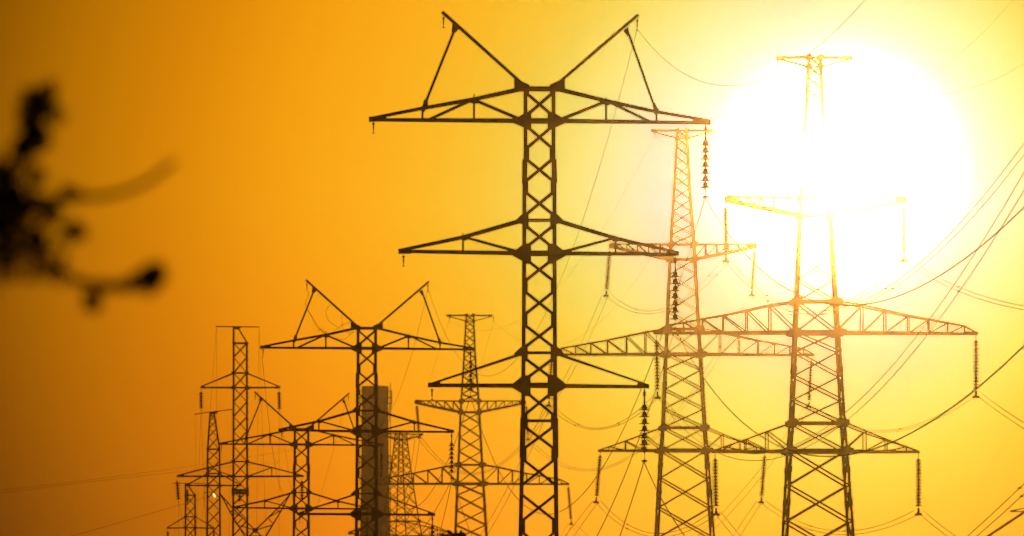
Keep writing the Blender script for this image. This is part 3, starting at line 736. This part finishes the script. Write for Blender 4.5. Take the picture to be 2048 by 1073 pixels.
pair('dropping right from the largest pylon\'s low left insulator', (1441, 1024, DD), (1482, 1073, 299), [(1462, 1050)], R2, G2, (-9, 5), (-14, 2), ext=.5)
pair('dropping right from the largest pylon\'s low right insulator', (1847, 1022, DD), (1912, 1073, 299), [(1880, 1050)], R2, G2, (-9, 5), (-14, 2), ext=.5)
pair('rising to the right edge in the lower right corner', (1935, 1073, 225), (2048, 968, 205), [(1992, 1022)], R2*.9, G2, (18, 0), (0, 20), ext=.3, ext0=.6, spacers=(.93,))
pair('falling left from the thin T-headed pylon\'s upper left insulator', (830, 878, DF), (800, 1010, 586), [(822, 930)], R2, G2, (9, 0), (8, 6), ext=.3)
pair('dropping right from the thin T-headed pylon\'s middle right insulator', (1149, 1047, DF), (1184, 1078, 504), [(1168, 1064)], R2, G2, (-8, 4), (-14, 4), ext=.4)
pair('falling left from the thin T-headed pylon\'s middle right insulator', (1136, 1048, DF), (1118, 1080, 538), [(1127, 1063)], R2, G2, (8, 2), (10, 2), ext=.4)
G3 = 'earth wires of the T-headed line'; R3 = .006
wire('faint earth wire joining the left head tips of golden and thin T-headed pylons', (1308, 272, DE), (899, 641, DF), [(1224, 460), (1117, 630), (1042, 411), (1007, 699), (957, 687)], R3, G3)
wire('faint earth wire joining the right head tips of golden and thin T-headed pylons', (1427, 272, DE), (988, 641, DF), [(1290, 530), (1165, 670), (1065, 694), (1040, 682)], R3, G3)
wire('faint earth wire between left head tips of the two biggest T-headed pylons', (1308, 272, DE), (1556, 128, DD), [(1351, 292), (1400, 292), (1487, 232)], R3, G3)
wire('faint earth wire between right head tips of the two biggest T-headed pylons', (1427, 272, DE), (1702, 128, DD), [(1500, 296), (1560, 280)], R3, G3)
wire('earth wire rising steeply through the glare to the top edge at right', (1556, 128, DD), (2026, 0, 225), [(1700, 198), (1780, 185), (1863, 147)], R3, G3, ext=.2, dfree=True)
wire('earth wire curving low through the upper right sky to the right edge', (1702, 128, DD), (2048, 127, 246), [(1760, 168), (1807, 179), (1877, 185), (1975, 168)], R3, G3, ext=.2)
# ================================================================== wires of the slim left pylons
G4 = 'hair-thin wires of the left pylons'; R4 = .0065
for lb, p0, p1, mid in (
    ('hanging straight from the left end of the top crossbar', (433, 656, D1), (434, 1073, 456), (433.5, 860)),
    ('leaning left from the left end of the top crossbar', (432.5, 656, D1), (402, 1073, 587), (425, 830)),
    ('hanging straight from the right end of the top crossbar', (518, 657, D1), (513, 1073, 456), (516, 860)),
    ('leaning right from the right end of the top crossbar', (518, 657, D1), (532, 1073, 417), (521, 800)),
    ('falling from the tallest slim pylon\'s upper left insulator', (402, 823, D1), (393, 1073, 522), (399, 930)),
    ('falling right from the tallest slim pylon\'s upper left insulator', (402.5, 823, D1), (412, 1073, 404), (406, 930)),
    ('falling from the tallest slim pylon\'s upper right insulator', (558.5, 824, D1), (558, 1073, 456), (558.3, 930)),
    ('falling right from the tallest slim pylon\'s upper right insulator', (559.5, 824, D1), (596, 1073, 391), (567, 900)),
    ('falling from the lower left insulator of the tallest slim pylon', (356.8, 1005, D1), (357, 1085, 469), (357, 1040)),
    ('veering right from the lower left insulator of the tallest slim pylon', (357.2, 1005, D1), (375, 1085, 417), (366, 1050)),
    ('falling from the left end of the tilted crossbar', (391, 831, D2), (391, 1073, 522), (391, 950)),
    ('falling from the right end of the tilted crossbar', (463, 822, D2), (458, 1073, 535), (461, 940)),
    ('falling from the left end of the lowest crossbar', (346, 970, D3), (351, 1080, 619), (348, 1025)),
    ('falling from the right end of the lowest crossbar', (407, 970, D3), (413, 1080, 619), (410, 1025))):
    wire('hair-thin wire '+lb, p0, p1, [mid], R4, G4, ext=.3, straight=True)
wire('thin wire curving down right from the second pylon\'s top left arm tip', (524, 712, DB), (576, 985, DC), [(527, 780), (545, 900)], .006, G4)
wire('thin wire hanging below the third pylon\'s shaft', (604, 1010, D1), (604.5, 1080, 456), [(604, 1045)], R4, G4, ext=.3, straight=True)
G5 = 'long faint wires crossing the left sky'
wire('upper of two long faint wires reaching in from the left edge', (0, 981, 570), (720, 876, 700), [(205, 956), (348, 938)], .0085, G5, ext0=.1)
wire('lower of two long faint wires reaching in from the left edge', (0, 987, 570), (560, 925, 680), [(205, 961), (348, 946)], .0085, G5, ext0=.1)
wire('single faint wire rising from the bottom left to the small lamp', (140, 1074, 430), (426, 990, D2), [(246, 1042), (369, 1009)], .009, G5, ext0=.2)
# a few loose droppers
wire('faint wire leaning down left from the thin pylon\'s left head tip', (899, 641, DF), (860, 760, 587), [(882, 690)], R3, G3)
wire('faint wire falling from the thin pylon\'s right head tip', (988, 641, DF), (958, 745, 530), [(974, 690)], R3, G3)

# sun glint on the slim pylon, imitated by a small added emissive globe
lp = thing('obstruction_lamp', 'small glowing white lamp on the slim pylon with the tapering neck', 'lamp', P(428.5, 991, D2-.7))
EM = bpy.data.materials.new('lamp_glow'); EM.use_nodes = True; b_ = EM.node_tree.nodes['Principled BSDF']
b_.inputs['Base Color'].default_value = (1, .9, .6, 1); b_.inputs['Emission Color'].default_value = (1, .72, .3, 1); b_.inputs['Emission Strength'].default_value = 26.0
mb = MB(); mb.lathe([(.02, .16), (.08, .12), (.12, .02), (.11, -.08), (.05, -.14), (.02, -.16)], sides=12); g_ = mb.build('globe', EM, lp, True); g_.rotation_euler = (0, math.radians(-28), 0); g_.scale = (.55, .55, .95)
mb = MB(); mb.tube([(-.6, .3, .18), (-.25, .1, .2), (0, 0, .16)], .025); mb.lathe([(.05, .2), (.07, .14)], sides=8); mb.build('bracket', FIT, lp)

# ================================================================== trees
def leafy(mb, c, rad, n, size, flat=.35):
    """leaf blades scattered through an ellipsoid; each blade is a thin folded lens with thickness"""
    for _ in range(n):
        while True:
            v = Vector((random.uniform(-1, 1), random.uniform(-1, 1), random.uniform(-1, 1)))
            if v.length <= 1: break
        p = Vector(c)+Vector((v.x*rad[0], v.y*rad[1], v.z*rad[2]))
        a = Vector((random.gauss(0, 1), random.gauss(0, 1), random.gauss(0, 1))).normalized()
        b = a.cross(Vector((random.gauss(0, 1), random.gauss(0, 1), random.gauss(0, 1)))).normalized(); c_ = a.cross(b)
        s = size*random.uniform(.6, 1.25); w = s*flat; t = s*.02
        k = len(mb.v)
        mb.v += [tuple(p-a*s*.5), tuple(p-a*s*.1+b*w*.5+c_*t*3), tuple(p+a*s*.25+b*w*.38+c_*t*3), tuple(p+a*s*.5), tuple(p+a*s*.25-b*w*.38+c_*t*3), tuple(p-a*s*.1-b*w*.5+c_*t*3), tuple(p+c_*t), tuple(p-c_*t)]
        for i in range(6): mb.f.append((k+i, k+(i+1) % 6, k+6))
        for i in range(6): mb.f.append((k+(i+1) % 6, k+i, k+7))
def limb(mb, pts, r0, r1, sides=8):
    n = len(pts); mb.tube(pts, [r0+(r1-r0)*i/(n-1) for i in range(n)], sides)

# the near sapling: its blurred twigs reach in from the left
DT = 9.0
base = Vector((-1.5, 9.3, ground_z(-1.5, 9.3)))
tr = thing('sapling', 'blurred dark leafy twigs of a near sapling at the left edge', 'tree', base)
mb = MB(); trunk_pts = [Vector((0, 0, -.15)), Vector((.03, -.02, .6)), Vector((-.02, .03, 1.3)), Vector((.05, 0, 2.0)), Vector((.02, -.03, 2.8)), Vector((.08, .02, 3.5)), Vector((.06, 0, 4.1))]
limb(mb, trunk_pts, .045, .008, 10); mb.build('trunk', BARK, tr, True)
def Q(x, y, d=DT): return P(x, y, d)-base
br = MB(); fo = MB()
limb(br, [trunk_pts[2], Q(-420, 560), Q(-200, 520), Q(-40, 470), Q(30, 440), Q(60, 400)], .014, .004, 6)
limb(br, [Q(-40, 470), Q(20, 380), Q(55, 300), Q(75, 230), Q(100, 175)], .006, .003, 5)
limb(br, [Q(-200, 520), Q(-60, 520), Q(40, 500), Q(110, 540), Q(170, 566), Q(240, 575), Q(312, 560)], .0055, .003, 5)
limb(br, [Q(60, 400), Q(140, 396), Q(200, 394), Q(250, 384), Q(300, 362), Q(350, 322)], .0045, .0032, 5)
limb(br, [Q(30, 440), Q(90, 440), Q(150, 465)], .002, .001, 5)
limb(br, [trunk_pts[3], Vector((.3, .2, 2.3)), Vector((.5, .3, 2.7))], .015, .004, 6)
limb(br, [trunk_pts[4], Vector((-.35, .1, 3.1)), Vector((-.6, .2, 3.6))], .012, .003, 6)
limb(br, [trunk_pts[3], Vector((-.4, -.3, 2.3)), Vector((-.7, -.4, 2.8))], .014, .003, 6)
br.build('branches', BARK, tr, True)
px = DT/FPX
for x, y, rx, ry, n, s in ((62, 225, 26, 40, 46, 30), (72, 275, 26, 26, 40, 30), (100, 180, 16, 20, 9, 26), (110, 235, 20, 20, 9, 24), (45, 300, 20, 26, 22, 28), (85, 210, 28, 30, 26, 26), (60, 340, 26, 22, 9, 22), (75, 450, 50, 40, 22, 22), (20, 540, 60, 18, 16, 20), (120, 500, 22, 22, 8, 20), (270, 566, 24, 16, 14, 22),
                           (5, 400, 34, 75, 150, 34), (-30, 430, 45, 110, 160, 34), (45, 405, 30, 40, 36, 28), (75, 355, 16, 16, 14, 22), (138, 388, 20, 14, 22, 24), (105, 425, 16, 20, 20, 24), (148, 464, 22, 16, 26, 24),
                           (60, 478, 30, 22, 32, 26), (88, 500, 20, 20, 14, 22), (106, 537, 18, 16, 20, 24), (300, 556, 22, 28, 60, 26), (316, 548, 14, 18, 22, 24), (184, 598, 14, 24, 30, 24), (196, 572, 16, 10, 10, 22),
                           (245, 572, 45, 12, 26, 22), (140, 562, 30, 10, 12, 20), (60, 545, 60, 22, 28, 20), (15, 500, 30, 40, 40, 28), (-60, 330, 40, 60, 80, 32), (-70, 560, 60, 60, 60, 30)):
    leafy(fo, Q(x, y), (rx*px*1.25, ry*px, ry*px*1.2), int(n*(3.3 if n < 60 else 1.7)), s*px*.9, .42)
for cpt, rr, n in (((.5, .3, 2.75), .3, 300), ((-.6, .2, 3.6), .4, 400), ((-.7, -.4, 2.8), .38, 380), ((.05, 0, 4.1), .35, 360), ((-.1, .1, 3.2), .35, 300), ((-.35, .1, 2.0), .3, 250)):
    leafy(fo, cpt, (rr, rr, rr*.9), n, .03)
fo.build('foliage', LEAF, tr)

# tree whose top just breaks the bottom edge left of the nearest pylon
def tree(label, px_, py_, d, cr_r, cr_h, topr, n, seed):
    random.seed(seed)
    top = P(px_, py_, d); gz = ground_z(top.x, d); b0 = Vector((top.x, d, gz)); H = top.z-gz
    t = thing('leafy_tree', label, 'tree', b0)
    mb = MB(); limb(mb, [Vector((0, 0, -.2)), Vector((.08, .05, H*.3)), Vector((-.06, 0, H*.6)), Vector((0, 0, H-.15))], H*.022, .02, 10); mb.build('trunk', BARK, t, True)
    br = MB(); fo = MB()
    for i in range(16):
        z = H*(.35+.55*i/16); a = i*2.4; rr = cr_r*(1-.55*i/16)
        e = Vector((math.cos(a)*rr, math.sin(a)*rr, z+rr*.5)); limb(br, [Vector((0, 0, z)), e*.5+Vector((0, 0, z*.5)), e], .05, .012, 5)
        leafy(fo, e*.85+Vector((0, 0, z*.15)), (rr*.55, rr*.55, rr*.4), n, .13, .5)
    leafy(fo, (0, 0, H-topr), (topr*.9, topr*.9, topr), n*2, .11, .5)
    leafy(fo, (topr*.3, 0, H-topr*2.2), (topr*1.9, topr*1.9, topr*1.2), n*3, .12, .5)
    br.build('branches', BARK, t, True); fo.build('foliage', LEAF2, t)
tree('dark tree top just breaking the bottom edge left of the nearest pylon', 908, 1061, 95, 2.2, 4, .22, 260, 3)

# ================================================================== haze
mb = MB(); x0, x1, y0, y1, z0, z1 = -1350, 1350, -220, 2450, -1.6, 44
mb.hexa([(x0, y0, z0), (x1, y0, z0), (x1, y0, z1), (x0, y0, z1), (x0, y1, z0), (x1, y1, z0), (x1, y1, z1), (x0, y1, z1)])
hz = bpy.data.materials.new('evening_haze'); hz.use_nodes = True; t_ = hz.node_tree; t_.nodes.clear()
ho = t_.nodes.new('ShaderNodeOutputMaterial'); ad = t_.nodes.new('ShaderNodeAddShader')
for i, (g_, dn_, c_) in enumerate(((.984, 4.2e-5, (1, .98, .94, 1)), (.998, 1.1e-4, (1, 1, 1, 1)))):
    pv = t_.nodes.new('ShaderNodeVolumePrincipled'); pv.inputs['Color'].default_value = c_
    pv.inputs['Density'].default_value = dn_; pv.inputs['Anisotropy'].default_value = g_
    pv.inputs['Density Attribute'].default_value = ''
    t_.links.new(pv.outputs[0], ad.inputs[i])
t_.links.new(ad.outputs[0], ho.inputs['Volume'])
tag(mb.build('haze', hz), 'thin dusty evening haze filling the air', None, None, 'stuff')
